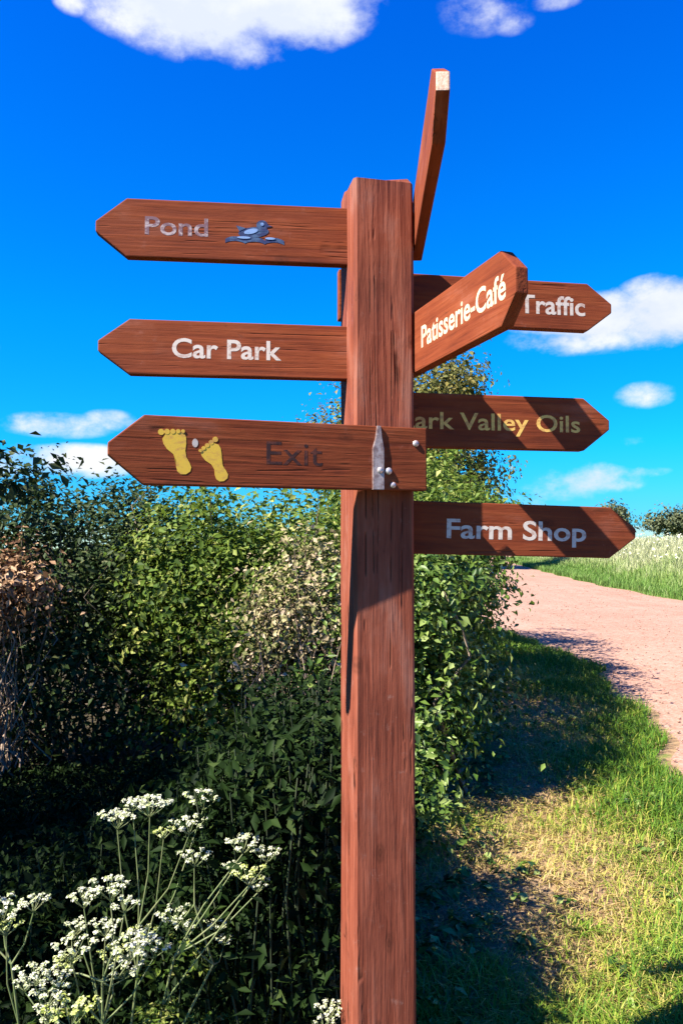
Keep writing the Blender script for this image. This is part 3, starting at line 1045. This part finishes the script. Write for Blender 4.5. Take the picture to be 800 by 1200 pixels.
n = k * 11
own = np.repeat(np.arange(k), 11)
az = rng.random(n) * 6.283
rad = (0.02 + 0.035 * rng.random(n)) * (0.6 + 0.8 * rng.random(k))[own]
pos = np.stack([cx_[own] + rad * np.cos(az), cy_[own] + rad * np.sin(az), verge_height(cx_[own], cy_[own]) + 0.025 + 0.025 * rng.random(n)], 1)
o = link('verge_weeds', leaf_mesh('verge_weeds', pos, np.stack([np.cos(az) * 0.4, np.sin(az) * 0.4, np.ones(n)], 1) + 0.2 * rng.normal(size=(n, 3)), 0.03 + 0.03 * rng.random(n), rng, 0.6), LEAF_IVY)
tag(o, 'low broad leaved weeds scattered through the verge grass', 'weeds', kind='stuff')
n = 2600
y = 4.5 + 24 * rng.random(n) ** 1.6
s_ = rng.random(n)
s_ = np.where(rng.random(n) < 0.5, s_ ** 3 * 0.5, s_)
x = path_left(y) + 0.02 + (path_right(y) - path_left(y)) * s_
r_ = (0.006 + 0.012 * rng.random(n) ** 2) * np.interp(y, [4, 25], [1, 1.6])
octa = np.array([[1, 0, 0], [0, 1, 0], [-1, 0, 0], [0, -1, 0], [0, 0, 0.7], [0, 0, -0.7]])
V_ = octa[None] * r_[:, None, None] * (0.7 + 0.6 * rng.random((n, 6, 1))) + np.stack([x, y, 0.014 + 0.03 * s_ * (1 - s_) * 4 + 0 * x], 1)[:, None]
F_ = np.array([[0, 1, 4], [1, 2, 4], [2, 3, 4], [3, 0, 4], [1, 0, 5], [2, 1, 5], [3, 2, 5], [0, 3, 5]])[None] + (np.arange(n) * 6)[:, None, None]
o = link('pebbles', raw_mesh('pebbles', V_.reshape(-1, 3), F_.reshape(-1, 3)), mat_simple('pebble_stone', (0.30, 0.18, 0.13), (0.20, 0.12, 0.09), 20, 0.9))
tag(o, 'loose stones scattered over the gravel track', 'pebbles', kind='stuff')

# grass and pale flowering meadow on the bank across the track
n = 90000
y = 14 + 62 * rng.random(n) ** 1.15
e = 13.0 * rng.random(n) ** 1.25
x = path_right(y) - 0.25 + e
keep = x < 0.50 * y + 3
x, y, e = x[keep], y[keep], e[keep]
n = len(x)
pale = np.clip((e - 1.4) / 1.8 + 0.35 * wavy(x, y, 0.9, 8), 0, 1)
tone = np.clip(0.95 - 0.8 * pale + 0.17 * rng.normal(size=n), 0, 1)
length = (0.18 + 0.22 * rng.random(n)) * (1 + 1.1 * pale)
blades('meadow_grass', x, y, bank_height(x, y), length, 0.004 * np.interp(y, [14, 30, 70], [1.2, 2.6, 6.0]) * (0.7 + 0.6 * rng.random(n)), 0.15 + 0.7 * rng.random(n), tone, MEADOW,
       'long green grass turning pale and feathery on the bank beyond the track', 'grass', rng)
nf = 2200
y = 22 + 45 * rng.random(nf)
e = 2.2 + 9 * rng.random(nf)
x = path_right(y) + e
pos = np.stack([x, y, bank_height(x, y) + 0.35 + 0.4 * rng.random(nf)], 1)
o = link('meadow_flowers', leaf_mesh('meadow_flowers', pos, np.array([0, -0.3, 1.0]) + 0.4 * rng.normal(size=(nf, 3)), 0.07 + 0.06 * rng.random(nf), rng, 0.9), PETAL)
tag(o, 'drift of small white flowers among the pale bank grass', 'flowers', kind='stuff')

# grass left of the track beyond the hedge, and the far left field edge
n = 22000
y = 15 + 48 * rng.random(n) ** 1.2
x = path_left(y) + 0.1 - np.abs(rng.normal(size=n)) * 2.2
keep = x > -2
x, y = x[keep], y[keep]
n = len(x)
blades('field_grass', x, y, np.zeros(n), 0.16 + 0.22 * rng.random(n), 0.004 * np.interp(y, [13, 60], [1.4, 5]), 0.2 + 0.6 * rng.random(n), np.clip(0.72 + 0.2 * rng.normal(size=n), 0, 1), GRASS,
       'green grass growing along the left edge of the track beyond the hedge', 'grass', rng)

# far rise behind the meadow
hx = np.linspace(-600, 900, 90)
rowsH = []
for d, hgt in ((230, -0.5), (255, 4.0), (290, 8.2), (330, 10.0), (420, 9.0), (520, -1)):
    rowsH.append(np.stack([hx, np.full(90, d) + 12 * np.sin(hx * 0.011), np.where(np.full(90, hgt) > 0, hgt * (0.80 + 0.16 * np.sin(hx * 0.009 + 1) + 0.06 * np.sin(hx * 0.05)), hgt)], -1))
HV = np.array(rowsH)
idx = np.arange(HV.shape[0] * 90).reshape(-1, 90)
hf = np.stack([idx[:-1, :-1], idx[:-1, 1:], idx[1:, 1:], idx[1:, :-1]], -1).reshape(-1, 4)
m, t = new_mat('hazy_far_rise')  # distance haze is put into the bluish surface colour
P = t.n('ShaderNodeNewGeometry').outputs['Position']
nz = t.noise(t.mapping(P, (1, 0.3, 1)), 0.03, 5, 0.6)
finish(t, principled(t, t.ramp(nz, [(0.4, (0.10, 0.20, 0.20)), (0.52, (0.15, 0.25, 0.22)), (0.6, (0.20, 0.27, 0.18))]), 0.95, 0.1))
tag(link('hills', raw_mesh('hills', HV.reshape(-1, 3), hf, smooth=True), m), 'low rise on the horizon, coloured bluish green for haze', 'hill', kind='structure')


# ------------------------------------------------------------------ cow parsley
def grass_tuft():
    r = np.random.default_rng(5)
    n = 170
    c = at(682, 1096, 3.06)
    az = r.random(n) * 6.283
    rad = 0.055 * np.sqrt(r.random(n))
    x, y = rad * np.cos(az), rad * np.sin(az)
    o = blades('grass_tuft', x, y, np.zeros(n), 0.05 + 0.06 * r.random(n), np.full(n, 0.0028), 0.5 + 0.8 * r.random(n), np.clip(0.66 + 0.1 * r.normal(size=n), 0, 1), GRASS, None, None, r)
    o.location = (c.x, c.y, 0.02)
    del o['kind']
    tag(o, 'small bright green tuft alone on the dry verge', 'grass tuft')


grass_tuft()


def flower_head(root, base, p, width, rng, mat, stem_paths):
    """one umbel: rays from the stem end, each carrying a small dome of petals"""
    w = width
    k = int(rng.integers(9, 13))
    start = p - np.array([0, 0, w * 0.42])
    P, N = [], []
    for i in range(k):
        a = i * 2.399 + rng.random() * 0.4
        rr = w * 0.5 * math.sqrt((i + 0.5) / k)
        c = p + np.array([rr * math.cos(a), rr * math.sin(a), -0.30 * rr * rr / w + rng.normal() * w * 0.04])
        stem_paths.append((np.array([start, (start * 0.45 + c * 0.55) + [0, 0, -w * 0.03], c]) - base, np.array([.0011, .0009, .0007])))
        m_ = int(rng.integers(20, 29))
        d = unit(rng.normal(size=(m_, 3)) + np.array([0, 0, 0.7]))
        P.append(c + d * np.array([1, 1, 0.6]) * w * 0.118 * np.sqrt(rng.random((m_, 1))))
        N.append(d * 0.6 + np.array([0, -0.1, 0.8]) + rng.normal(size=(m_, 3)) * 0.35)
    P, N = np.concatenate(P), np.concatenate(N)
    me = leaf_mesh('flower_head', P - base, N, w * 0.066 * (0.6 + 0.8 * rng.random(len(P))), rng, 0.95, 0.1)
    link('flower_head', me, mat, root)
    return start


def cow_parsley(label, base, joint, heads, seed, dist, leafy=5):
    """base, joint: world points; heads: (px, py, width px, young, depth offset)"""
    r = np.random.default_rng(seed)
    base = np.array(base, float)
    root = empty('cow_parsley', tuple(base))
    tag(root, label, 'wildflower', 'cow parsley plants at the foot of the hedge')
    j = np.array(joint, float)
    st = [(bent((0, 0, -0.02), j - base, r, 6, 0.02), np.linspace(0.0042, 0.003, 6))]
    main = st[0][0]
    for px, py, wpx, young_or_dim, off in heads:
        p = np.array(at(px, py, dist + off))
        width = wpx / 900 * (dist + off)
        s = flower_head(root, base, p, width, r, PETAL_Y if young_or_dim else PETAL, st)
        q = main[-1] if r.random() < 0.62 else main[4]
        mid = (q * 0.5 + (s - base) * 0.5) + np.array([0, 0, -0.012]) + r.normal(size=3) * 0.008
        st.append((np.array([q, q * 0.75 + mid * 0.25, mid, s - base]), np.array([.0026, .0024, .002, .0015])))
    link('stem', tubes_mesh('stem', st, 5), STEM, root)
    # ferny leaves on the lower stem
    P, N = [], []
    for i in range(leafy):
        q = main[int(r.integers(1, 5))]
        a = r.random() * 6.283
        L = 0.10 + 0.08 * r.random()
        d = np.array([math.cos(a), math.sin(a), 0.25])
        sd = np.array([-math.sin(a), math.cos(a), 0.0])
        for k in range(34):
            tt = r.random()
            P.append(q + d * L * tt + sd * (r.random() - 0.5) * L * 0.7 * (1.1 - tt) + [0, 0, -0.03 * tt * tt])
            N.append(np.array([0, 0, 1.0]) + r.normal(size=3) * 0.35)
    link('leaves', leaf_mesh('leaves', np.array(P), np.array(N), 0.026, r, 0.4), LEAF_MID, root)
    return root


def gp(px, dist):
    p = at(px, 900, dist)
    return (p.x, p.y, 0.0)


cow_parsley('tallest cow parsley with a fan of white heads left of the post', gp(152, 1.95), at(163, 1085, 1.95),
            [(138, 953, 44, 0, 0.02), (176, 936, 50, 0, 0.0), (192, 972, 26, 1, -.03), (222, 960, 42, 0, -.03), (238, 930, 46, 0, .05), (156, 938, 30, 0, .06)], 1, 1.95)
cow_parsley('cow parsley on a long slanting stem with its heads nearest the post', gp(150, 1.88), at(205, 1120, 1.88),
            [(285, 982, 42, 0, .02), (313, 996, 34, 0, .0), (292, 1020, 40, 1, -.03), (302, 1034, 28, 0, .03), (272, 1012, 24, 0, 0.03)], 2, 1.88)
cow_parsley('cow parsley with one small flat head on a straight stem between the two taller ones', gp(228, 1.9), at(228, 1060, 1.9),
            [(228, 1000, 38, 0, 0), (204, 1068, 38, 0, .03), (216, 1080, 30, 0, 0), (255, 1080, 30, 0, .04), (262, 1098, 22, 0, .02)], 3, 1.9)
cow_parsley('broad cow parsley crowded with creamy heads at the lower left', gp(120, 1.78), at(120, 1150, 1.78),
            [(130, 1035, 48, 0, .02), (99, 1048, 38, 0, .04), (146, 1055, 34, 0, -.02), (91, 1082, 30, 0, .03), (124, 1082, 36, 0, .0), (85, 1104, 52, 0, -.02), (153, 1100, 60, 0, -.03),
             (146, 1128, 44, 0, .02), (180, 1106, 40, 0, .03), (78, 1124, 34, 1, .03), (132, 1112, 34, 1, .05), (168, 1090, 34, 1, 0.04)], 4, 1.78)
cow_parsley('cow parsley leaning out at the left edge above the lowest heads', gp(12, 1.8), at(14, 1130, 1.8),
            [(40, 1053, 36, 0, 0), (4, 1060, 50, 0, .02), (8, 1082, 34, 1, .0), (-30, 1050, 40, 0, .02)], 5, 1.8, 3)
cow_parsley('lowest cow parsley with white and yellowish heads in the bottom left corner', gp(60, 1.72), at(62, 1220, 1.72),
            [(42, 1135, 46, 0, .0), (56, 1160, 46, 0, -.02), (84, 1178, 62, 1, -.03), (30, 1150, 28, 0, .03), (70, 1142, 30, 0, .04), (58, 1182, 30, 0, .0)], 6, 1.72, 3)
cow_parsley('short cow parsley with a single head low against the left side of the post', gp(386, 1.85), at(384, 1230, 1.85),
            [(386, 1178, 32, 0, 0), (380, 1196, 30, 0, .02)], 7, 1.85, 2)
cow_parsley('small cow parsley with heads tinted dull green for shade, deeper in the undergrowth', gp(340, 2.45), at(335, 1040, 2.45),
            [(296, 928, 34, 1, .02), (330, 932, 26, 1, .0), (364, 996, 28, 1, .0)], 8, 2.45, 6)  # greenish petal colour dims these heads in place of shade
